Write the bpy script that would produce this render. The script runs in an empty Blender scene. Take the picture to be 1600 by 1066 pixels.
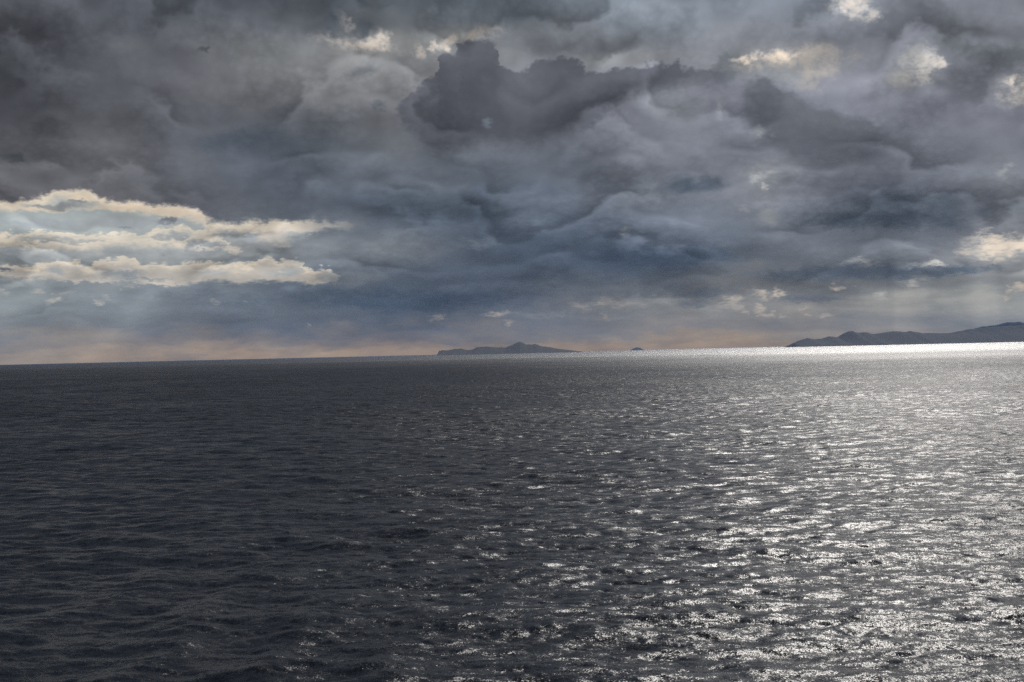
import bpy, math
import numpy as np
from mathutils import Matrix, Vector

# ------------------------------------------------------------------ camera
scene = bpy.context.scene
F_PX = 2198.0                       # focal length in pixels of the 1600 px wide photograph
PITCH = math.radians(0.456)
ROLL = math.radians(1.325)
CAM_H = 13.0
fw = Vector((0, math.cos(PITCH), math.sin(PITCH)))
r0 = Vector((1, 0, 0)); u0 = r0.cross(fw)
rt = math.cos(ROLL) * r0 - math.sin(ROLL) * u0
up = math.sin(ROLL) * r0 + math.cos(ROLL) * u0
cam_data = bpy.data.cameras.new('camera')
cam_data.sensor_width = 36.0
cam_data.lens = 36.0 * F_PX / 1600.0
cam_data.clip_start = 0.5
cam_data.clip_end = 100000.0
cam = bpy.data.objects.new('camera', cam_data)
scene.collection.objects.link(cam)
cam.matrix_world = Matrix(((rt.x, up.x, -fw.x, 0), (rt.y, up.y, -fw.y, 0),
                           (rt.z, up.z, -fw.z, CAM_H), (0, 0, 0, 1)))
scene.camera = cam
scene.view_settings.view_transform = 'Standard'
scene.view_settings.look = 'None'
scene.view_settings.exposure = 0.0
scene.view_settings.gamma = 1.0
scene.cycles.use_denoising = False
scene.cycles.max_bounces = 6
scene.cycles.glossy_bounces = 3
scene.cycles.volume_bounces = 0
scene.cycles.sample_clamp_direct = 16.0
scene.cycles.sample_clamp_indirect = 3.0
scene.cycles.caustics_reflective = False

# ------------------------------------------------------------------ sun
SUN_AZ = math.radians(16.5)         # to the right of +Y
SUN_EL = math.radians(34.0)
sun_dir = Vector((math.sin(SUN_AZ) * math.cos(SUN_EL), math.cos(SUN_AZ) * math.cos(SUN_EL), math.sin(SUN_EL)))
sd = bpy.data.lights.new('sun', 'SUN')
sd.energy = 2.6; sd.angle = math.radians(0.55); sd.color = (1.0, 0.95, 0.89)
sun = bpy.data.objects.new('sun', sd)
scene.collection.objects.link(sun)
sun.rotation_euler = sun_dir.to_track_quat('Z', 'Y').to_euler()
sun.location = (0, 0, 500)


# ------------------------------------------------------------------ node helpers
class Sock:
    def __init__(s, nt, out): s.nt = nt; s.o = out
    def __add__(a, b): return math_n(a.nt, 'ADD', a, b)
    __radd__ = __add__
    def __sub__(a, b): return math_n(a.nt, 'SUBTRACT', a, b)
    def __rsub__(a, b): return math_n(a.nt, 'SUBTRACT', b, a)
    def __mul__(a, b): return math_n(a.nt, 'MULTIPLY', a, b)
    __rmul__ = __mul__
    def __truediv__(a, b): return math_n(a.nt, 'DIVIDE', a, b)

def put(nt, inp, v):
    if isinstance(v, Sock): nt.links.new(v.o, inp)
    elif v is not None: inp.default_value = v

def math_n(nt, op, a, b=None, c=None):
    n = nt.nodes.new('ShaderNodeMath'); n.operation = op
    put(nt, n.inputs[0], a); put(nt, n.inputs[1], b)
    if c is not None: put(nt, n.inputs[2], c)
    return Sock(nt, n.outputs[0])

def vmath(nt, op, a, b=None):
    n = nt.nodes.new('ShaderNodeVectorMath'); n.operation = op
    put(nt, n.inputs[0], a)
    if b is not None:
        put(nt, n.inputs['Scale'] if op == 'SCALE' else n.inputs[1], b)
    return Sock(nt, n.outputs['Value'] if op in ('LENGTH', 'DOT_PRODUCT') else n.outputs[0])

def sstep(nt, v, a, b, lo=0.0, hi=1.0, kind='SMOOTHSTEP'):
    n = nt.nodes.new('ShaderNodeMapRange'); n.interpolation_type = kind
    put(nt, n.inputs['Value'], v)
    for k, x in zip(('From Min', 'From Max', 'To Min', 'To Max'), (a, b, lo, hi)): put(nt, n.inputs[k], x)
    return Sock(nt, n.outputs[0])

def combine(nt, x, y, z=0.0):
    n = nt.nodes.new('ShaderNodeCombineXYZ')
    for i, v in enumerate((x, y, z)): put(nt, n.inputs[i], v)
    return Sock(nt, n.outputs[0])

def separate(nt, v):                # components by dot product (Separate XYZ keeps unused outputs alive)
    class Lazy(list):
        def __getitem__(q, i):
            return vmath(nt, 'DOT_PRODUCT', v, ((1, 0, 0), (0, 1, 0), (0, 0, 1))[i])
        def __iter__(q): return (q[i] for i in range(3))
    return Lazy()

def noise(nt, vec, scale, detail=4.0, rough=0.5, color=False, dims='3D', dist=0.0):
    n = nt.nodes.new('ShaderNodeTexNoise'); n.noise_dimensions = dims
    put(nt, n.inputs['Vector'], vec)
    n.inputs['Scale'].default_value = scale
    n.inputs['Detail'].default_value = detail
    n.inputs['Roughness'].default_value = rough
    n.inputs['Distortion'].default_value = dist
    return Sock(nt, n.outputs['Color' if color else 'Fac'])

def mapping(nt, vec, loc=(0, 0, 0), rot=0.0, scale=(1, 1, 1), kind='TEXTURE'):
    n = nt.nodes.new('ShaderNodeMapping'); n.vector_type = kind
    put(nt, n.inputs[0], vec)
    n.inputs['Location'].default_value = loc
    n.inputs['Rotation'].default_value = (0, 0, rot)
    n.inputs['Scale'].default_value = scale
    return Sock(nt, n.outputs[0])

def mixc(nt, f, a, b):
    n = nt.nodes.new('ShaderNodeMix'); n.data_type = 'RGBA'
    put(nt, n.inputs[0], f)
    for i, v in ((6, a), (7, b)):
        if isinstance(v, tuple): v = (v[0], v[1], v[2], 1.0)
        put(nt, n.inputs[i], v)
    return Sock(nt, n.outputs[2])

# ------------------------------------------------------------------ the sky (world)
K = F_PX * math.pi / 180.0          # sky units per degree; directions are kept as (azimuth, elevation)
def sky_uv(px, py):
    d = fw + rt * ((px - 800.0) / F_PX) + up * ((533.0 - py) / F_PX)
    az = math.degrees(math.atan2(d.x, d.y)); el = math.degrees(math.atan2(d.z, math.hypot(d.x, d.y)))
    return 800.0 + az * K, el * K

# what the cloud deck looks like, north to south of the sun: brightness on a coarse grid
GY = [0, 40, 80, 120, 160, 200, 240, 280, 320, 360, 400, 440, 480, 520, 558]
GL = [
 [84,90,92,90,86,84,82,84,92,90,88,100,115,125,128,122,116,122,116,112,116],
 [84,88,90,86,82,98,96,92,106,118,96,98,108,120,122,112,112,126,110,100,102],
 [80,86,104,108,114,124,120,138,115,128,115,116,126,130,116,122,118,122,116,98, 98],
 [72,84, 94, 94,104,120,120,112,126,128,132,132,134,128,116,124,128,124,124,106,112],
 [74,82, 84, 88,100,112,118,120,118,120,122,122,124,130,122,106,122,120,112,112,118],
 [76,88, 92, 96,100, 92, 92,104,108,110,106,106,112,126,124,102,106,114,114,110,112],
 [90,104,108,112,98, 84, 84,108,104,106,104, 98, 98,116,120,112, 94,100,100, 98,102],
 [112,112,106,106,100,104, 98,100,102, 98, 94,106, 92, 84,106,132,102,104,106,108,116],
 [98, 98,104, 98, 90, 96, 94, 86, 88, 82, 92,104,116,122,112,122,110, 88, 86, 96,104],
 [104,104,104,102, 98,98,104,112,110, 88, 84, 96,110,110,108,116, 96, 90, 94,102,122],
 [150,150,150,148,140,130,122,116, 98, 84, 80, 84, 78, 76, 82, 98,104,106,110,118,140],
 [150,150,148,146,140,134,116,104, 94, 84, 80, 80, 80, 84, 92, 94, 86, 98,104,112,132],
 [138,134,130,124,114,104, 88, 81, 80, 88,100,114,122,132,130,136,134,136,142,148,154],
 [134,132,128,122,116,114,112,112,112,112,116,120,124,128,128,128,130,132,134,138,140],
 [168,167,166,165,164,163,162,160,158,156,156,157,158,160,160,158,156,152,150,150,150]]
TY = [0, 80, 160, 240, 320, 400, 480, 520, 535, 560]
GT = [
 [0,-.1,-.2,-.2,-.3,-.2,-.2,-.1,0],
 [0,0,.15,.35,.1,.1,.1,0,0],
 [0,0,.15,.2,-.1,0,-.1,-.05,0],
 [.15,.15,-.4,-.05,-.2,-.1,-.05,-.1,0],
 [.2,.2,-.2,-.5,-.5,-.2,0,-.3,0],
 [.1,.1,.1,-.2,-.7,-.7,-.2,0,.25],
 [.1,0,-.3,-.65,-.3,.65,.8,.6,.5],
 [.3,.3,.35,.55,.7,.9,1.0,.8,.5],
 [1.0,1.1,1.3,1.5,1.6,1.8,1.8,1.4,.8],
 [1.5,1.7,1.9,2.0,2.0,2.0,1.8,1.4,.8]]
GP = [[.15,.1,0,-.1,-.1,-.1,0,.1,.15],[.2,.15,.05,0,0,.1,.15,.2,.2],[.25,.2,.15,.1,.2,.25,.25,.25,.25],[.15,.15,0,0,0,.15,.2,.15,.15],[.2,.2,.1,0,0,.1,.15,.1,.1],[-.3,-.3,-.2,0,0,0,0,0,0],[-.3,-.25,-.1,-.1,0,-.1,-.1,-.2,-.3],
      [-.2,-.1,0,.1,.05,0,-.1,-.1,-.2],[.0,.05,.1,.15,.15,.1,.05,0,0],[.05,.1,.15,.2,.25,.25,.25,.2,.1]]

def grid_sample(table, ys, px, py):
    t = np.array(table, float); nx = t.shape[1]
    fx = min(max(px / 1600.0, 0), 1) * (nx - 1)
    i = min(int(fx), nx - 2); a = fx - i
    col = t[:, i] * (1 - a) + t[:, i + 1] * a
    return float(np.interp(py, ys, col))

def px_of(u, v):                    # direction -> position in the photograph, to read the tables above
    az = math.radians((u - 800) / K); el = math.radians(v / K)
    d = Vector((math.sin(az) * math.cos(el), math.cos(az) * math.cos(el), math.sin(el)))
    w = d.dot(fw)
    return 800 + F_PX * d.dot(rt) / w, 533 - F_PX * d.dot(up) / w

world = bpy.data.worlds.new('World'); scene.world = world
world.use_nodes = True
nt = world.node_tree; nt.nodes.clear()
geo = nt.nodes.new('ShaderNodeTexCoord')
D = vmath(nt, 'NORMALIZE', Sock(nt, geo.outputs['Generated']))
dx, dy, dz = separate(nt, D)
AZ = math_n(nt, 'ARCTAN2', dx, dy) * (180 / math.pi * K) + 800.0
EL = math_n(nt, 'ARCSINE', dz) * (180 / math.pi * K)
# cloud noise space: flattened towards the horizon, as layers seen edge-on are
UV = combine(nt, AZ, EL, 0.0)
flat = math_n(nt, 'LOGARITHM', math_n(nt, 'MAXIMUM', EL, -30.0) + 220.0, math.e) * 850.0
NS = combine(nt, AZ, flat, 0.0)

nz_big = vmath(nt, 'SUBTRACT', noise(nt, NS, 1 / 150.0, 2.5, 0.5, color=True, dims='2D'), (0.5, 0.5, 0.5))
nz_sml = vmath(nt, 'SUBTRACT', noise(nt, NS, 1 / 38.0, 4, 0.55, color=True, dims='2D'), (0.5, 0.5, 0.5))
warp = vmath(nt, 'ADD', vmath(nt, 'MULTIPLY', nz_big, (80, 50, 0)), vmath(nt, 'MULTIPLY', nz_sml, (34, 24, 0)))
UW = vmath(nt, 'ADD', UV, warp)
uw, vw, _ = separate(nt, UW)
warp2 = vmath(nt, 'ADD', vmath(nt, 'MULTIPLY', nz_big, (14, 9, 0)), vmath(nt, 'MULTIPLY', nz_sml, (26, 17, 0)))
gritv = vmath(nt, 'SUBTRACT', noise(nt, NS, 1 / 11.0, 3, 0.55, color=True, dims='2D'), (0.5, 0.5, 0.5))
UF0 = vmath(nt, 'ADD', vmath(nt, 'ADD', UV, warp2), vmath(nt, 'MULTIPLY', gritv, (14, 10, 0)))   # gentler warp for cloud shapes
uf0, vf0, _ = separate(nt, UF0)
fine = separate(nt, nz_sml)[0]
fine = fine + separate(nt, gritv)[2] * 0.55
vo = nt.nodes.new('ShaderNodeTexVoronoi'); vo.voronoi_dimensions = '2D'; vo.feature = 'SMOOTH_F1'
put(nt, vo.inputs['Vector'], vmath(nt, 'ADD', NS, vmath(nt, 'SCALE', nz_sml, 16.0)))
vo.inputs['Scale'].default_value = 1 / 17.0; vo.inputs['Detail'].default_value = 1.6; vo.inputs['Roughness'].default_value = 0.5
vo.inputs['Smoothness'].default_value = 0.35
billow = 0.42 - Sock(nt, vo.outputs['Distance'])
UF0 = combine(nt, uf0, vf0, fine)   # azimuth, elevation, raggedness

def after(base, col):
    """the same vector, computed only once col is known: keeps the shader's working set small"""
    n = nt.nodes.new('ShaderNodeVectorMath'); n.operation = 'MULTIPLY_ADD'
    put(nt, n.inputs[0], col); n.inputs[1].default_value = (1e-7, 1e-7, 1e-7); put(nt, n.inputs[2], base)
    return Sock(nt, n.outputs[0])

# base deck
ULO, UHI = -40.0, 1640.0
rows_v = [4, 14, 28, 60, 95, 130, 165, 200, 240, 280, 320, 360, 400, 440, 480, 520, 555]
NSTOP = 32
un = sstep(nt, uw, ULO, UHI, kind='LINEAR')
prev = None
for k, v in enumerate(rows_v):
    cr = nt.nodes.new('ShaderNodeValToRGB'); cr.color_ramp.interpolation = 'B_SPLINE'
    el = cr.color_ramp.elements
    while len(el) < NSTOP: el.new(0.5)
    for i in range(NSTOP):
        p = i / (NSTOP - 1.0)
        u = ULO + (UHI - ULO) * p
        px, py = px_of(u, v)
        el[i].position = p
        L = grid_sample(GL, GY, px, py) / 255.0
        T = grid_sample(GT, TY, px, py) * .25 + .5
        P = grid_sample(GP, TY, px, py) * .25 + .5
        L *= 1.04 + .12 * min(max((px - 300) / 900, 0), 1)
        el[i].color = (L, T, P, 1)
    if prev is None:
        put(nt, cr.inputs[0], un); col = Sock(nt, cr.outputs[0])
    else:
        uu, vv, _ = separate(nt, after(UW, col))
        put(nt, cr.inputs[0], sstep(nt, uu, ULO, UHI, kind='LINEAR')); c = Sock(nt, cr.outputs[0])
        col = mixc(nt, sstep(nt, vv, prev, v), col, c)
    prev = v
# above the frame: broken deck, brightening round the hidden sun
hi = noise(nt, D, 3.2, 6, 0.58)
sunf = vmath(nt, 'DOT_PRODUCT', D, tuple(sun_dir))
hiL = sstep(nt, hi, 0.35, 0.7, 0.33, 0.56) + sstep(nt, sunf, 0.93, 1.0, 0.0, 0.42)
hicol = combine(nt, hiL, 0.5, 0.5)
col = mixc(nt, sstep(nt, vw, 555, 640), col, hicol)

def curve(pts, uf):                  # outline through photograph points as a function of azimuth
    pts = [sky_uv(*p) for p in pts]
    n = nt.nodes.new('ShaderNodeFloatCurve')
    put(nt, n.inputs['Value'], sstep(nt, uf, pts[0][0], pts[-1][0], kind='LINEAR'))
    c = n.mapping.curves[0]
    us = [p[0] for p in pts]; vs = [p[1] for p in pts]
    lo, hi_ = min(vs) - 1, max(vs) + 1
    for i, (u, v) in enumerate(pts):
        x = (u - us[0]) / (us[-1] - us[0]); y = (v - lo) / (hi_ - lo)
        if i == 0: c.points[0].location = (0, y)
        elif i == len(pts) - 1: c.points[len(c.points) - 1].location = (1, y)
        else: c.points.new(x, y)
    for p in c.points: p.handle_type = 'AUTO'
    n.mapping.update()
    return Sock(nt, n.outputs[0]) * (hi_ - lo) + lo, pts[0][0], pts[-1][0]

def code(L, T, P=0.0): return (L / 255.0, T * .25 + .5, P * .25 + .5)

def band(top, bot, c_top, c_bot, st=4.0, sb=4.0, depth=20.0, ends=14.0, amt=1.0, wob=0.0):
    def build(col, U):
        uf, vf = separate(nt, U)[0], separate(nt, U)[1]
        t, a, b = curve(top, uf); o, a2, b2 = curve(bot, uf)
        if wob: t = t + billow * wob
        m = sstep(nt, t - vf, -st, st) * sstep(nt, vf - o, -sb, sb)
        a = max(a, a2); b = min(b, b2)
        if a > 20: m = m * sstep(nt, uf, a, a + ends)
        if b < 1560: m = m * sstep(nt, uf, b - ends, b, 1.0, 0.0)
        if amt < 1: m = m * amt
        c = mixc(nt, sstep(nt, t - vf, 0, depth), c_top, c_bot)
        return mixc(nt, m, col, c)
    FEATURES.append((top[0][0] - 50, top[-1][0] + 50, build, 6))

FEATURES = []                       # (x range, builder)
def puff(x, y, rx, ry, L, T, P=0.1, rot=0.0, soft=0.6, rag=0.9, amt=1.0):
    P = -.1 if T < .6 else .1
    def build(col, U):
        u, v = sky_uv(x, y)
        q = mapping(nt, U, (u, v, -0.4), math.radians(rot), (rx, ry, 1 / (rag * 1.15)))
        m = sstep(nt, vmath(nt, 'LENGTH', q), 1.22, 1.22 - soft * 1.1, 0.0, amt)
        return mixc(nt, m, col, code(L, T, P))
    R = max(rx, ry) + 40
    FEATURES.append((x - R, x + R, build, 1))

# --- left opening: pale sky under the deck, then lit banks
band([(-60,312),(0,316),(40,310),(70,303),(110,296),(140,297),(150,302),(168,312),(250,320),(310,326),(328,346),(400,346),(480,347),(535,349),(560,352)],
           [(-60,400),(0,400),(200,400),(330,400),(400,395),(430,388),(470,372),(520,356),(560,354)],
           code(216,1.1), code(170,.15,-.3), 5, 10, 22, 26)
for a in [(60,325,70,6,204,1.1),(130,311,34,9,214,1.2),(200,326,90,7,208,1.2),(270,331,50,7,206,1.1),(310,340,24,10,206,1.1),(60,347,110,6,168,.0),(220,347,80,5,166,.0),
          (90,322,42,6,140,.2),(60,320,26,4,150,.3),(120,316,20,4,146,.2)]:
    puff(*a, soft=.8)
puff(254, 342, 22, 8, 104, -.1, rot=12, soft=.7, rag=1.6)
puff(193, 353, 16, 3, 138, -.1, soft=.9)
def bank(top, bot, edge, inner, depth, wob=8.0, **k):
    band(top, bot, edge, inner, st=3.6, depth=depth, wob=wob, **k)
bank([(-60,364),(0,364),(30,360),(60,356),(100,360),(150,361),(195,361),(225,362),(240,355),(262,351),(290,353),(312,357),(330,352),(350,350),(390,351),(440,352)],
           [(-60,405),(0,405),(150,405),(330,405),(400,398),(440,394)], code(228,1.1), code(160,.15,-.15), 16, sb=8)
bank([(-60,368),(0,369),(50,374),(110,376),(150,376),(180,369),(220,371),(260,370),(290,374),(310,372),(320,378)],
           [(-60,405),(0,405),(60,404),(100,402),(200,405),(320,405)], code(228,1.1), code(154,.1,-.15), 22, sb=8, wob=6)
bank([(288,384),(300,370),(320,365),(340,366),(355,375),(360,384),(372,390),(378,394)],
           [(288,396),(320,396),(345,396),(378,398)], code(226,1.1), code(154,.1,-.1), 12, sb=5, wob=6, ends=5)
for a in [(325,387,28,3,206,.8),(360,388,14,5,208,.8),(425,368,34,12,198,.75),(455,358,50,8,212,.85),(500,352,34,5,214,.9),
          (395,368,14,8,166,0),(440,382,20,7,190,.6),(395,361,18,3,210,.8)]:
    puff(*a, soft=.7)
bank([(-60,418),(0,418),(20,412),(50,415),(75,408),(100,406),(120,407),(138,415),(155,406),(172,402),(205,403),(225,410),(252,407),(268,414),(285,409),(330,410),(370,413),(396,410),(412,400),(424,402),(436,408),(446,403),(462,404),(470,413),(490,421),(508,418),(526,424),(534,432)],
           [(-60,438),(0,437),(100,440),(200,441),(262,448),(300,443),(400,441),(470,443),(500,441),(534,434)], code(228,1.1), code(184,.7), 16, sb=4, ends=8, wob=7)
for a in [(190,430,42,8,150,.05),(195,423,18,4,200,.6),(90,426,16,7,172,.1),(215,438,60,2.4,150,0),(440,426,36,8,170,.2),(330,426,30,7,182,.3),
          (492,436,16,7,214,.85),(512,428,12,6,206,.7),(60,432,60,4,205,.7),(140,440,60,3,205,.7),(250,444,36,4,205,.75)]:
    puff(*a, soft=.8)
for a in [(8,422,20,5,110,0,-3),(412,392,14,4,122,0,0),(455,400,16,4,112,0,0)]:
    puff(a[0], a[1], a[2], a[3], a[4], a[5], rot=a[6], soft=.7, rag=1.3)
for a in [(240,390,340,62,172,.35,0,.9,.32),(520,350,60,16,126,.1,0,1,.7),(545,436,50,16,120,.05,0,1,.7),(505,432,30,12,150,.3,0,1,.5),(200,345,200,8,170,.2,0,1,.4)]:
    puff(*a[:6], rot=a[6], soft=a[7], rag=.8, amt=a[8])
for a in [(2,457,12,6,182,.5,-20),(55,456,15,5,172,.5,0),(82,467,18,6,186,.55,20),(105,457,20,4,170,.5,8),(150,470,12,6,184,.55,-10),(172,467,20,5,174,.5,-12),
          (338,471,11,4,178,.6,-12),(386,470,7,3,186,.6,-20),(482,508,6,3,170,1,-20),(202,447,12,4,178,.5,0),(230,464,30,12,148,0,-10),(185,455,5,3,165,.4,0)]:
    puff(a[0], a[1], a[2], a[3], a[4], a[5], rot=a[6], soft=.85, rag=1.5)
for a in [(610,388,130,38,130,.1,0,.75),(560,430,60,14,124,.0,0,.6),(470,392,60,30,140,.1,0,.6),(1225,120,60,30,150,-.1,0,.6),(1225,98,100,34,162,.3,0,.7),(1440,112,60,46,148,.1,0,.6),(700,64,90,26,156,.35,10,.7),(570,72,80,28,144,.3,10,.6),(420,85,130,40,130,.2,-4,.6),
          (1195,285,70,46,142,.1,30,.6),(1560,388,100,34,152,.2,0,.7),(1180,476,100,26,140,.3,8,.6),(1335,12,60,28,158,.1,0,.7),(1590,136,44,36,150,.2,0,.7),
          (980,484,130,20,134,.35,0,.6),(1050,165,70,44,138,0,-30,.7),(1250,190,10,10,130,0,0,.5),(620,110,90,50,132,.15,20,.6),(960,92,120,16,146,.25,0,.7),(790,88,40,20,142,.2,0,.6),
          (1575,300,60,70,124,0,0,.6),(1030,25,110,50,142,-.2,0,.6),(200,68,70,18,112,.1,-6,.6)]:
    puff(*a[:6], rot=a[6], soft=1.05, rag=.55, amt=a[7])
# --- the big dark cumulus and its arm
band([(618,178),(632,152),(655,136),(672,122),(681,112),(684,90),(694,82),(708,86),(717,82),(720,70),(738,62),(768,64),(776,84),(788,102),(812,108),(832,96),(860,90),(884,88),(900,96),(920,110),(942,110),(962,112),(985,130)],
     [(618,182),(640,206),(680,228),(712,238),(745,224),(800,228),(842,226),(880,212),(920,196),(950,172),(985,150)],
     code(104,-.05,.2), code(88,-.1,.2), 5.5, 18, 95, 16, wob=9)
band([(890,112),(942,110),(972,105),(1005,104),(1050,99),(1082,108),(1112,100),(1140,92),(1160,104)],
     [(890,215),(920,192),(960,160),(1005,142),(1050,134),(1090,124),(1120,132),(1160,140)],
     code(105,-.05,.2), code(96,-.1,.2), 5, 16, 40, 50, wob=8)
puff(759, 191, 8, 9, 112, -.2, soft=.9, rag=.6)
puff(1140, 100, 26, 30, 112, -.1, .2, soft=.9)
band([(1150,165),(1165,128),(1180,122),(1200,124),(1225,142),(1258,162),(1290,172),(1340,185),(1400,205)],
           [(1150,170),(1175,200),(1230,235),(1290,252),(1350,245),(1400,230)],
           code(112,-.05,.1), code(102,-.1,.1), 7, 22, 60, 40)
# --- bright breaks
for a in [(1225,92,78,13,172,.5,3,.9),(1265,105,40,32,150,.25,0,.9),(1170,91,24,5,232,.8,8,.6),(1216,88,26,9,224,.7,-4,.7),
          (1322,8,26,15,196,.3,-20,.6),(1340,2,22,18,206,.35,0,.6),(1362,24,14,9,200,.35,30,.5),
          (1425,106,36,24,152,.15,20,.9),(1450,102,26,16,186,.25,50,.8),(1472,98,10,7,206,.4,0,.8),
          (1592,138,28,20,184,.35,20,.7),(1582,124,12,6,206,.5,30,.8),
          (1570,268,14,9,146,.2,30,1),
          (700,68,20,8,214,.6,20,.7),(678,72,8,6,236,.75,0,.7),(735,58,40,10,156,.35,12,.9),(655,78,8,12,176,.5,0,.9),
          (560,68,60,9,156,.4,-8,.9),(594,58,12,11,196,.6,40,.8),(578,70,16,7,180,.5,0,.9),(538,32,9,22,146,.3,38,.9),
          (1124,170,5,14,150,.2,0,1),(1190,206,16,10,140,.2,0,1),(1186,272,26,14,152,.2,-10,1),(1183,278,14,8,172,.35,-10,1),(1194,290,7,7,196,.5,60,.9),(1160,324,7,12,148,.3,40,1),
          (1200,340,18,14,140,.2,0,1),(978,362,10,5,140,.3,0,.9),(1030,300,50,26,128,-.1,0,.9),
          (830,345,38,14,110,-.4,5,.7),(745,382,26,10,106,-.35,0,.8),
          (1562,385,55,20,178,.4,0,.9),(1572,378,40,12,208,.6,-12,.8),(1545,390,16,16,204,.6,60,.7),(1592,386,18,10,208,.6,0,.8),(1506,392,12,6,172,.4,0,.8),
          (1428,414,26,4,188,.5,8,.7),(1458,409,14,4,194,.5,-8,.7),(1345,408,24,3,162,.4,-4,.9),
          (1424,442,9,5,186,.8,0,.7),(1450,438,40,6,148,.2,4,.9),(1310,447,18,4,168,1,0,.8),
          (1376,462,12,4,162,.4,4,.8),(1575,452,7,4,172,.5,0,.8),(1592,448,9,5,186,.6,0,.8),(1568,468,7,3,166,.5,-30,.8),(1434,464,10,3,150,.4,0,.9),
          (1190,462,22,9,150,.5,0,.9),(1212,458,11,7,196,1,60,.6),(1198,465,14,5,184,1,-10,.7),(1188,456,8,3,178,.9,0,.8),
          (1135,474,18,7,186,.95,30,.6),(1148,482,16,5,178,.95,-25,.7),(1166,488,12,4,186,1,-30,.6),(1186,484,10,7,186,1,-35,.6),(1198,491,8,3,184,1,0,.7),
          (1125,482,30,14,148,.45,0,.9),(1256,484,8,3,184,1,0,.7),(1262,492,7,2.5,180,1,0,.7),(1288,491,11,5,186,1,0,.7),(1204,492,7,4,176,1,0,.7),(1224,492,5,3,172,1,0,.7),
          (1305,510,12,4,150,1,0,.9),(1350,507,36,4,148,.8,0,.9),(1460,517,50,4,148,1,-3,.9),
          (687,500,14,5,160,1,0,.7),(770,492,18,4,156,.9,0,.7),(792,505,7,3,152,.9,0,.7),(905,478,14,6,152,.6,-20,.8),(945,474,26,5,152,.7,0,.8),
          (970,478,14,6,160,.7,0,.7),(946,495,7,4,156,.9,-40,.7),(1010,480,55,18,142,.35,6,.95),(850,492,50,6,134,.3,0,.9),(1085,498,26,2.5,146,.6,0,.8),
          (997,461,14,4,122,-.2,0,.8)]:
    x, y, rx, ry, L, T, rot, soft = a
    if y < 150 or (x > 1500 and y > 350): L, T = L + 10, T + .35
    puff(x, y, rx * 1.5, ry * 1.45, min(L + 10, 238), T, rot=rot, soft=max(soft, .85), rag=1.35)
# --- dark, blue-grey streets of cloud
for a in [(1400,325,150,34,84,-.5,0,.9),(1380,345,160,16,78,-.5,-3,.8),(1340,426,190,13,92,-.5,0,.6),(1500,424,70,8,100,-.45,2,.7),
          (1010,402,170,24,78,-.95,0,.8),(1080,288,60,18,86,-.6,0,.9),(700,330,120,20,80,-.6,0,.8),(380,218,90,22,80,-.45,6,.9),
          (640,470,180,22,80,-.85,-1,.7),(1110,457,34,8,104,-.1,0,.7),(1085,474,30,6,110,-.1,0,.8),(1260,465,60,8,108,0,0,.8),
          (1500,60,60,40,96,0,-20,.9),(1560,85,60,26,94,0,0,.9),(565,112,34,12,106,0,22,.9),(520,30,22,28,84,-.3,-30,.8),(565,40,16,24,84,-.2,-30,.8),
          (595,165,16,12,96,-.1,0,.9),(318,77,18,4,82,0,0,.9),(232,152,10,10,88,0,0,.9),(25,250,24,12,80,0,-20,.8),(20,100,40,40,70,0,0,.95)]:
    x, y, rx, ry, L, T, rot, soft = a
    puff(x, y, rx, ry, L, T, rot=rot, soft=soft, rag=1.0, amt=.8)
# texture of the clouds themselves
lump = vmath(nt, 'ADD', NS, vmath(nt, 'SCALE', nz_sml, 14.0))
t1 = noise(nt, lump, 1 / 150.0, 2.6, 0.42, dims='2D')
t2 = noise(nt, vmath(nt, 'ADD', lump, (12.0, 26.0, 0.0)), 1 / 150.0, 2.6, 0.42, dims='2D')   # lit from above: relief of the billows
# overlapping tiers: each one pale along its bumpy top and darker towards its base
t3 = noise(nt, vmath(nt, 'ADD', NS, (731.0, 195.0, 0.0)), 1 / 230.0, 3, 0.5, dims='2D')
def tiers(n, k, freq, bump, sharp):
    t = math_n(nt, 'FRACT', math_n(nt, 'MULTIPLY_ADD', n, k, flat / freq) + fine * 0.05 + billow * bump)
    return t * sstep(nt, t, 1.0, sharp)
mod = 1.01 + (t1 - 0.5) * -0.30 + (t1 - t2) * 0.50 + billow * 0.04
far = sstep(nt, EL, 40, 140, 0.25, 1.0)
mod = mod + (tiers(t3, 3.3, 170.0, 0.13, 0.74) - 0.40) * (sstep(nt, t1, 0.40, 0.62, 0.05, 0.34) * far)
mod = mod + (tiers(t1, -2.2, 120.0, 0.10, 0.66) - 0.38) * (sstep(nt, t3, 0.38, 0.60, 0.20, 0.0) * far)
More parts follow.
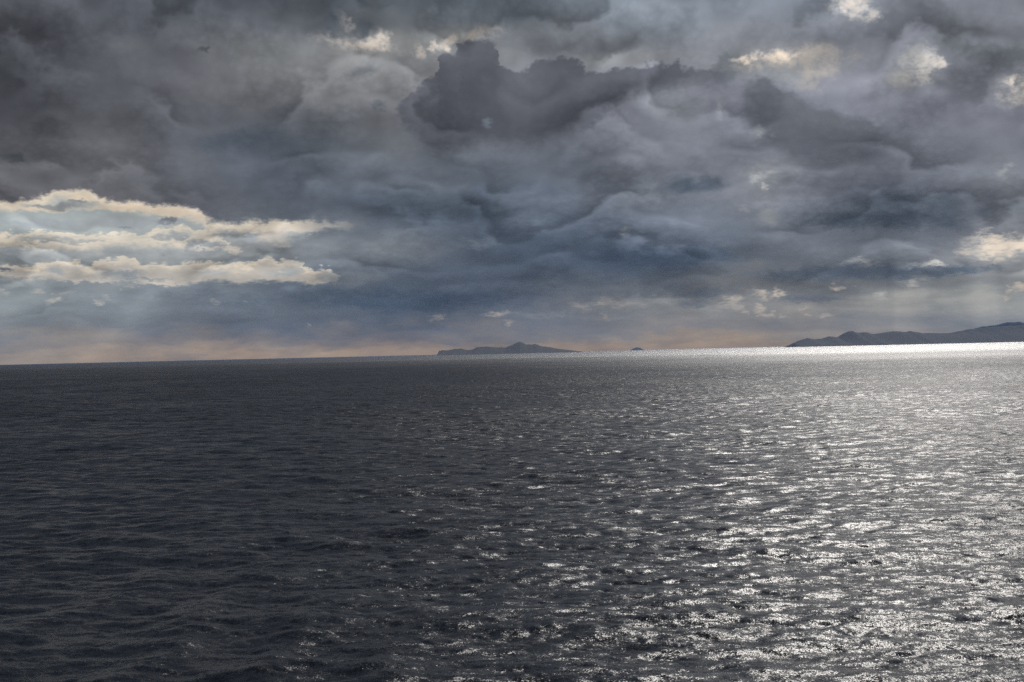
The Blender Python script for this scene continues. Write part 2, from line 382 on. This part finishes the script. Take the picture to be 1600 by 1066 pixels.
# shafts of light fanning out from the hidden sun
su, sv = 800 + math.degrees(SUN_AZ) * K, math.degrees(SUN_EL) * K
phi = math_n(nt, 'ARCTAN2', AZ - su, sv - EL)
ray = noise(nt, combine(nt, phi, 3.7, 0.0), 17.0, 2, 0.5, dims='2D')
ray = sstep(nt, ray, 0.45, 0.68, 0.0, 0.075) * (sstep(nt, EL, 230, 110) * sstep(nt, math_n(nt, 'ABSOLUTE', AZ - 880.0), 330, 520))
mod = mod + ray
skyt = nt.nodes.new('ShaderNodeTexSky'); skyt.sky_type = 'NISHITA'; skyt.sun_disc = False
skyt.sun_elevation = SUN_EL; skyt.sun_rotation = SUN_AZ
skyb = vmath(nt, 'SCALE', Sock(nt, skyt.outputs[0]), 0.05)
def background(col, mod):
    cl, ct, cp = separate(nt, col)
    if mod: cl = cl * mod
    T = (ct - 0.5) * 4.0
    R = cl * (math_n(nt, 'MULTIPLY_ADD', T, 0.11, 0.965))
    G = cl * (math_n(nt, 'MULTIPLY_ADD', cp, -0.32, 1.16))
    B = cl * (math_n(nt, 'MULTIPLY_ADD', T, -0.155, 1.05))
    gm = nt.nodes.new('ShaderNodeGamma'); put(nt, gm.inputs[0], combine(nt, R, G, B)); gm.inputs[1].default_value = 2.25
    # a little of the open sky comes through the thin places
    final = mixc(nt, sstep(nt, cl, 0.55, 0.8, 0.0, 0.1), Sock(nt, gm.outputs[0]), skyb)
    bg = nt.nodes.new('ShaderNodeBackground'); put(nt, bg.inputs[0], final); bg.inputs[1].default_value = 1.0
    return bg.outputs[0]
def mix_shader(fac, a, b):
    n = nt.nodes.new('ShaderNodeMixShader'); put(nt, n.inputs[0], fac)
    nt.links.new(a, n.inputs[1]); nt.links.new(b, n.inputs[2]); return n.outputs[0]
def region(x0, x1):
    c = col; U = UF0; n = 0
    for a, b, build, w in FEATURES:
        if b < x0 or a > x1: continue
        if n <= 0: U = after(UF0, c); n = 6
        c = build(c, U); n -= w
    return background(c, mod)
CUTS = [-400, 300, 600, 1000, 1290, 2100]
sh = region(CUTS[0], CUTS[1])
for a, b in zip(CUTS[1:], CUTS[2:]):
    sh = mix_shader(math_n(nt, 'GREATER_THAN', AZ, float(a)), sh, region(a, b))
# features live low over the bow; the rest of the sky is the plain broken deck
low = math_n(nt, 'LESS_THAN', EL, 640.0) * math_n(nt, 'LESS_THAN', math_n(nt, 'ABSOLUTE', AZ - 800.0), 1250.0)
plain = combine(nt, hiL, sstep(nt, EL, 0, 60, 0.68, 0.5), sstep(nt, EL, 0, 60, 0.6, 0.5))
sh = mix_shader(low, background(plain, None), sh)
wo = nt.nodes.new('ShaderNodeOutputWorld'); nt.links.new(sh, wo.inputs[0])
world.cycles.sampling_method = 'MANUAL'; world.cycles.sample_map_resolution = 512

# ------------------------------------------------------------------ the sea
rng = np.random.default_rng(11)
WIND = math.radians(262)            # waves run towards the camera, a little to the left

def wave_tile(l0, l1, slope, spread, seed, n=512):
    """height and horizontal push of one octave of waves on a square that tiles"""
    r = np.random.default_rng(seed)
    L = 23.7 * l1
    k1 = np.fft.fftfreq(n, L / n) * 2 * np.pi
    kx, ky = np.meshgrid(k1, k1)
    k = np.hypot(kx, ky); k[0, 0] = 1
    a, b = 2 * np.pi / l1, 2 * np.pi / l0
    env = np.exp(-((np.log(k) - .5 * np.log(a * b)) / (.5 * np.log(b / a))) ** 2)
    c = (kx * math.cos(WIND) + ky * math.sin(WIND)) / k
    amp = env / k ** 2 * ((.5 if l1 < 3 else .15) + np.abs(c) ** spread)
    H = np.fft.fft2(r.standard_normal((n, n))) * amp
    H[0, 0] = 0
    h = np.fft.ifft2(H).real
    sx = np.fft.ifft2(1j * kx * H).real; sy = np.fft.ifft2(1j * ky * H).real
    s = slope / math.sqrt((sx ** 2 + sy ** 2).mean())
    px = np.fft.ifft2(-1j * kx / k * H).real * s; py = np.fft.ifft2(-1j * ky / k * H).real * s
    return L, h * s, px, py

def tile_at(t, x, y, L, n):
    u = (x / L) % 1.0 * n; v = (y / L) % 1.0 * n
    i = np.floor(u).astype(int); j = np.floor(v).astype(int); a = u - i; b = v - j
    i %= n; j %= n; i1 = (i + 1) % n; j1 = (j + 1) % n
    return (t[j, i] * (1 - a) + t[j, i1] * a) * (1 - b) + (t[j1, i] * (1 - a) + t[j1, i1] * a) * b

SEA_R = 24000.0
th_f = np.arange(-34, 34.0001, math.degrees(0.0021))
th_c = np.arange(36, 324.1, 2.0)
theta = np.radians(np.concatenate([th_f, th_c]))
rr = [34.0]
while rr[-1] < 1200: rr.append(rr[-1] * 1.0022)
while rr[-1] < SEA_R: rr.append(rr[-1] * 1.012)
rr = np.array(rr)
nr, nc = len(rr), len(theta)
dth = np.abs(np.diff(np.concatenate([theta, [theta[0] + 2 * np.pi]])))
dth = np.maximum(dth, np.roll(dth, 1))
RR, TH = np.meshgrid(rr, theta, indexing='ij')
X = RR * np.sin(TH); Y = RR * np.cos(TH); Z = np.zeros_like(X)
drr = np.gradient(rr)
SP = np.maximum(drr[:, None], RR * dth[None, :])
DX = np.zeros_like(X); DY = np.zeros_like(X); lost = np.zeros_like(X)
bands = [(0.16, .3, .075, 1), (0.3, .6, .085, 1), (0.6, 1.2, .090, 1), (1.2, 2.4, .086, 1.5), (2.4, 4.8, .074, 2), (4.8, 9.6, .054, 3), (9.6, 19, .034, 4), (19, 42, .016, 8)]
for bi, (l0, l1, sl, spd) in enumerate(bands):
    L, h, px, py = wave_tile(l0, l1, sl * 1.0, spd, 100 + bi)
    w = np.clip((l0 * 0.5 - SP) / (l0 * 0.5) * 2.0 + 0.3, 0, 1)
    m = w > 0
    ang = 0.35 * (bi % 3 - 1)
    xr = X[m] * math.cos(ang) - Y[m] * math.sin(ang); yr = X[m] * math.sin(ang) + Y[m] * math.cos(ang)
    Z[m] += w[m] * tile_at(h, xr, yr, L, 512)
    a = tile_at(px, xr, yr, L, 512); b = tile_at(py, xr, yr, L, 512)
    DX[m] += .8 * w[m] * (a * math.cos(ang) + b * math.sin(ang)); DY[m] += .8 * w[m] * (-a * math.sin(ang) + b * math.cos(ang))
    lost += sl ** 2 * (1 - w ** 2)
# the ship's wake: smooth slanting swell low on the left, with a steep little crest
e = np.exp(-(((X + 21) / 17) ** 2 + ((Y - 60) / 26) ** 2))
nw = (.88, -.48)
ph = (X * nw[0] + Y * nw[1] + .9 * np.sin(Y / 9.0) + .8 * np.sin(X / 2.9 + Y / 6.3) + .5 * np.sin(Y / 3.1 - X / 5.0)) * 2 * np.pi / (5.6 + .05 * (Y - 60))
Z = Z * (1 - .35 * e) + e * .19 * (np.exp(np.sin(ph) * 1.1) - 1.3) * .6
e2 = np.exp(-(((X + 9.5) / 3.4) ** 2 + ((Y - 59.5) / 1.3) ** 2)); Z += .38 * e2
for px_, py_, wide, tall in [(1282,655,40,.34),(1520,952,95,.34),(1588,970,60,.32),(1210,828,60,.30),(1362,872,70,.32),(1250,936,50,.28),(1060,905,70,.28),
                             (860,895,90,.24),(960,828,40,.24),(740,838,40,.22),(1480,1020,60,.26),(1180,1052,60,.26),(1130,770,50,.3),(1420,790,40,.3),(60,662,60,.42),(430,742,60,.3),(640,880,40,.22)]:
    dd = CAM_H / ((py_ - (569 - .0231 * px_)) / F_PX)
    wx, wy, wl = (px_ - 800) / F_PX * dd, dd, wide / F_PX * dd / 1.5
    bend = Y - wy - .25 * np.sin((X - wx) / wl * 1.7 + px_) * wl * .3
    Z += tall * .42 * np.exp(-((X - wx) / wl) ** 2) * np.exp(-np.where(bend < 0, (bend / .34) ** 2, (bend / 2.2) ** 2))   # steep on this side: a dark face
X += DX; Y += DY

verts = np.stack([X, Y, Z], -1).reshape(-1, 3)
verts = np.concatenate([verts, [[0, 0, 0]]])
idx = np.arange(nr * nc).reshape(nr, nc)
q = np.stack([idx[:-1], np.roll(idx, -1, 1)[:-1], np.roll(idx, -1, 1)[1:], idx[1:]], -1).reshape(-1, 4)
tri = np.stack([np.full(nc, nr * nc), np.roll(idx[0], -1), idx[0]], -1)
q = q[:, ::-1]; 
me = bpy.data.meshes.new('sea')
me.vertices.add(len(verts)); me.vertices.foreach_set('co', verts.astype(np.float32).ravel())
nl = q.size + tri.size
me.loops.add(nl); me.loops.foreach_set('vertex_index', np.concatenate([q.ravel(), tri[:, ::-1].ravel() if False else tri.ravel()]).astype(np.int32))
me.polygons.add(len(q) + len(tri))
starts = np.concatenate([np.arange(len(q)) * 4, q.size + np.arange(len(tri)) * 3])
me.polygons.foreach_set('loop_start', starts.astype(np.int32))
me.update(calc_edges=True)
me.polygons.foreach_set('use_smooth', np.ones(len(q) + len(tri), bool))
at = me.attributes.new('ripple', 'FLOAT', 'POINT')
at.data.foreach_set('value', np.concatenate([np.sqrt(lost).ravel(), [0.1]]).astype(np.float32))
sea = bpy.data.objects.new('sea', me); scene.collection.objects.link(sea)
sea['kind'] = 'structure'
sea['label'] = 'dark choppy open sea with a silver glitter path on the right'

mat = bpy.data.materials.new('sea_water'); mat.use_nodes = True
mt = mat.node_tree; mt.nodes.clear()
g = mt.nodes.new('ShaderNodeNewGeometry')
pos = Sock(mt, g.outputs['Position'])
nrm = Sock(mt, g.outputs['Normal'])
A = mt.nodes.new('ShaderNodeAttribute'); A.attribute_name = 'ripple'
lostS = Sock(mt, A.outputs['Fac'])
gust = noise(mt, vmath(mt, 'MULTIPLY', pos, (1, .6, 0)), 1 / 60.0, 5, 0.6, dims='2D')
gustf = sstep(mt, gust, 0.32, 0.66, 0.7, 1.3, 'LINEAR')
c1 = vmath(mt, 'SUBTRACT', noise(mt, vmath(mt, 'MULTIPLY', pos, (1.5, 1, 1)), 10.0, 3, 0.6, color=True), (.5, .5, .5))
c2 = vmath(mt, 'SUBTRACT', noise(mt, vmath(mt, 'MULTIPLY', pos, (.6, 1, 1)), 1.1, 3, 0.6, color=True), (.5, .5, .5))
c3 = vmath(mt, 'SUBTRACT', noise(mt, vmath(mt, 'MULTIPLY', pos, (1.4, 1, 1)), 3.2, 2, 0.5, color=True), (.5, .5, .5))
lg = lostS * gustf
off = vmath(mt, 'ADD', vmath(mt, 'ADD', vmath(mt, 'SCALE', c1, gustf * 1.05), vmath(mt, 'SCALE', c3, gustf * 0.55)), vmath(mt, 'SCALE', c2, lg * 8.0))
off = vmath(mt, 'MULTIPLY', off, (1.0, 1.0, 0.0))
N = vmath(mt, 'NORMALIZE', vmath(mt, 'ADD', nrm, off))
# waves too small for the mesh: part as ripples, part as a rougher gloss
rough = math_n(mt, 'SQRT', math_n(mt, 'SQRT', math_n(mt, 'MULTIPLY_ADD', lg * lg, 0.45, 0.0038)))
pb = mt.nodes.new('ShaderNodeBsdfPrincipled')
pb.inputs['Base Color'].default_value = (0.006, 0.011, 0.019, 1)
pb.inputs['IOR'].default_value = 1.333
mt.links.new(rough.o, pb.inputs['Roughness'])
mt.links.new(N.o, pb.inputs['Normal'])
mo = mt.nodes.new('ShaderNodeOutputMaterial'); mt.links.new(pb.outputs[0], mo.inputs[0])
me.materials.append(mat)

# ------------------------------------------------------------------ land on the horizon
def land_material(name, c):
    m = bpy.data.materials.new(name); m.use_nodes = True
    t = m.node_tree; b = t.nodes['Principled BSDF']
    ge = t.nodes.new('ShaderNodeNewGeometry')
    n = noise(t, Sock(t, ge.outputs['Position']), 1 / 180.0, 6, 0.6)
    cc = mixc(t, sstep(t, n, .4, .6), c, tuple(x * 1.4 for x in c))
    t.links.new(cc.o, b.inputs['Base Color']); b.inputs['Roughness'].default_value = 0.95
    return m

def ground_at(px, py, dist):
    d = fw + rt * ((px - 800.0) / F_PX) + up * ((533.0 - py) / F_PX)
    s = dist / d.y
    return d.x * s, CAM_H + d.z * s

def land(name, outline, dist, depth, mat, seed, nx=260, ny=45):
    """hills whose skyline is the outline, rolling away in depth on both sides of the ridge"""
    pts = [ground_at(x, y, dist) for x, y in outline]
    xs = np.array([p[0] for p in pts]); zs = np.maximum(np.array([p[1] for p in pts]), 0)
    gx = np.linspace(xs[0], xs[-1], nx); ridge = np.interp(gx, xs, zs)
    r = np.random.default_rng(seed)
    jag = np.interp(np.arange(nx), np.linspace(0, nx, 60), r.standard_normal(60)) * .02
    ridge = np.maximum(ridge * (1 + jag), 0)
    gy = np.linspace(-1, 1, ny)
    ph = np.interp(np.arange(nx), np.linspace(0, nx, 16), r.uniform(.8, 1.3, 16))
    V = []
    for j, t in enumerate(gy):
        prof = (1 - abs(t)) ** ph if j else np.zeros(nx)
        wid = depth * (.25 + .75 * np.clip(ridge / max(ridge.max(), 1), 0, 1) ** .5)
        z = ridge * prof * (1 - .05 * np.sin(t * 5 + gx / 300.0) * (t != 0)) - 2.0 * (abs(t) > .999)
        V.append(np.stack([gx, dist + t * wid, z - .5], -1))
    V = np.array(V).reshape(-1, 3)
    I = np.arange(nx * ny).reshape(ny, nx)
    Q = np.stack([I[:-1, :-1], I[:-1, 1:], I[1:, 1:], I[1:, :-1]], -1).reshape(-1, 4)
    m = bpy.data.meshes.new(name); m.from_pydata(V.tolist(), [], Q.tolist()); m.update()
    m.polygons.foreach_set('use_smooth', np.ones(len(Q), bool))
    m.materials.append(mat)
    o = bpy.data.objects.new(name, m); scene.collection.objects.link(o)
    o['kind'] = 'structure'
    return o

scrub = land_material('scrubby_hillside', (0.010, 0.012, 0.011))
isl = land('island', [(685,554),(686,548),(692,547),(700,547.5),(710,545),(722,545),(730,547),(738,546),(746,542.5),(760,541.5),(778,543),(790,543),(800,539),(808,535.5),(812,534),(818,536),(824,538.5),(836,537.5),(846,540.8),(858,542.6),(870,544.6),(882,546.2),(896,547.6),(908,549)],
           12500, 700, scrub, 3)
isl['label'] = 'long low hazy island with one central peak'
ilt = land('islet', [(985,547),(988,545.2),(992,543.6),(996,542.8),(1001,543.8),(1004,545.4),(1007,547)], 23000, 160, scrub, 4, 60, 17)
ilt['label'] = 'tiny dark islet alone right of the long island'
hd = land('headland', [(1236,543),(1240,536),(1248,532),(1262,528.5),(1272,530),(1284,529),(1296,526),(1308,527),(1318,521),(1330,517.5),(1340,520),(1352,519),(1362,522),(1380,520),(1395,517.5),(1410,518.5),(1422,517),(1440,520),(1460,520.5),(1480,520.5),(1495,518),(1520,514),(1560,510),(1640,507)],
          13500, 900, scrub, 5, 420)
hd['label'] = 'hilly blue headland on the right horizon'
mr = land('mountains', [(1430,536),(1470,524),(1490,519.5),(1505,516),(1520,514.5),(1535,511),(1550,509),(1562,506),(1580,502.5),(1592,502.5),(1600,504),(1630,498),(1680,492),(1740,500),(1800,530)],
          20500, 700, scrub, 6, 300)
mr['label'] = 'paler far mountain ridge at the right edge'

# ------------------------------------------------------------------ haze
s = 24300.0; z0, z1 = -6.0, 420.0
hv = [(-s, -s, z0), (s, -s, z0), (s, s, z0), (-s, s, z0), (-s, -s, z1), (s, -s, z1), (s, s, z1), (-s, s, z1)]
hf = [(0, 3, 2, 1), (4, 5, 6, 7), (0, 1, 5, 4), (1, 2, 6, 5), (2, 3, 7, 6), (3, 0, 4, 7)]
hm = bpy.data.meshes.new('haze'); hm.from_pydata(hv, [], hf); hm.update()
haze = bpy.data.objects.new('haze', hm); scene.collection.objects.link(haze)
haze['kind'] = 'stuff'
hmat = bpy.data.materials.new('haze_air'); hmat.use_nodes = True
ht = hmat.node_tree; ht.nodes.clear()
pv = ht.nodes.new('ShaderNodeVolumePrincipled')
pv.inputs['Color'].default_value = (0.33, 0.52, 0.92, 1)
pv.inputs['Density'].default_value = 3.0e-5
ho = ht.nodes.new('ShaderNodeOutputMaterial'); ht.links.new(pv.outputs[0], ho.inputs['Volume'])
hm.materials.append(hmat)

# ------------------------------------------------------------------ unseen cloud slab added above the frame to shade the near water
CZ = 1500.0
SX, SY = CZ / math.tan(SUN_EL) * math.sin(SUN_AZ), CZ / math.tan(SUN_EL) * math.cos(SUN_AZ)
def shade_cloud(name, x0, x1, y0, y1, z, thick, through, seed, n=40):
    r = np.random.default_rng(seed)
    gx = np.linspace(-1, 1, n)
    U_, V_ = np.meshgrid(gx, gx)
    cx, cy, hx, hy = (x0 + x1) / 2, (y0 + y1) / 2, (x1 - x0) / 2, (y1 - y0) / 2
    lump = np.zeros((n, n))
    for _ in range(40):
        kx, ky, p = r.normal(0, 6), r.normal(0, 6), r.uniform(0, 6.3)
        lump += np.cos(kx * U_ + ky * V_ + p) / 6.3
    edge = np.clip(1 - np.maximum(np.abs(U_), np.abs(V_)) ** 6, 0, 1) ** .5
    X_ = cx + hx * (U_ + .035 * np.roll(lump, 7, 0)); Y_ = cy + hy * (V_ + .14 * np.roll(lump, 5, 1))
    top = z + thick * edge * (1 + .5 * lump) * .6; bot = z - thick * edge * (.25 + .12 * lump) - 1
    Vt = np.concatenate([np.stack([X_, Y_, top + 1], -1).reshape(-1, 3), np.stack([X_, Y_, bot], -1).reshape(-1, 3)])
    I = np.arange(n * n).reshape(n, n); J = I + n * n
    Q = np.stack([I[:-1, :-1], I[:-1, 1:], I[1:, 1:], I[1:, :-1]], -1).reshape(-1, 4)
    Q2 = np.stack([J[:-1, :-1], J[1:, :-1], J[1:, 1:], J[:-1, 1:]], -1).reshape(-1, 4)
    rim = np.concatenate([I[0, :], I[1:, -1], I[-1, -2::-1], I[-2:0:-1, 0]])
    S = [(int(rim[k]), int(rim[k] + n * n), int(rim[(k + 1) % len(rim)] + n * n), int(rim[(k + 1) % len(rim)])) for k in range(len(rim))]
    m = bpy.data.meshes.new(name); m.from_pydata(Vt.tolist(), [], Q.tolist() + Q2.tolist() + S); m.update()
    m.polygons.foreach_set('use_smooth', np.ones(len(m.polygons), bool))
    o = bpy.data.objects.new(name, m); scene.collection.objects.link(o); o['kind'] = 'stuff'
    cm = bpy.data.materials.new('shade_cloud_sheet'); cm.use_nodes = True
    t = cm.node_tree; t.nodes.clear()
    tr = t.nodes.new('ShaderNodeBsdfTransparent'); tl = t.nodes.new('ShaderNodeBsdfTranslucent'); tl.inputs[0].default_value = (.28, .33, .43, 1)
    mx = t.nodes.new('ShaderNodeMixShader')
    ge = t.nodes.new('ShaderNodeNewGeometry')
    nn = noise(t, Sock(t, ge.outputs['Position']), 1 / 420.0, 5, .6)
    py = vmath(t, 'DOT_PRODUCT', Sock(t, ge.outputs['Position']), (0, 1, 0)) + (nn - .5) * 1400.0
    thin = sstep(t, py, y1 - 2100, y1 + 150, 0.0, .42)      # thinned towards its far edge, to soften where its shadow ends
    side = vmath(t, 'DOT_PRODUCT', vmath(t, 'SUBTRACT', Sock(t, ge.outputs['Position']), (SX, SY, 0)), (1, -.10, 0)) + (nn - .5) * 500.0
    dense = sstep(t, side, -380, 260, .30, 0.0)             # made denser on its left side, to darken the far left water
    tt = sstep(t, nn, .38, .62, math.sqrt(through) + .10, math.sqrt(through) - .14) + thin - dense
    put(t, mx.inputs[0], math_n(t, 'MAXIMUM', tt, 0.06))
    t.links.new(tl.outputs[0], mx.inputs[1]); t.links.new(tr.outputs[0], mx.inputs[2])
    om = t.nodes.new('ShaderNodeOutputMaterial'); t.links.new(mx.outputs[0], om.inputs[0])
    m.materials.append(cm)
    return o
shade_cloud('shade_cloud', -3200 + SX, 3400 + SX, -1500 + SY, 2700 + SY, CZ, 90, 0.37, 21)
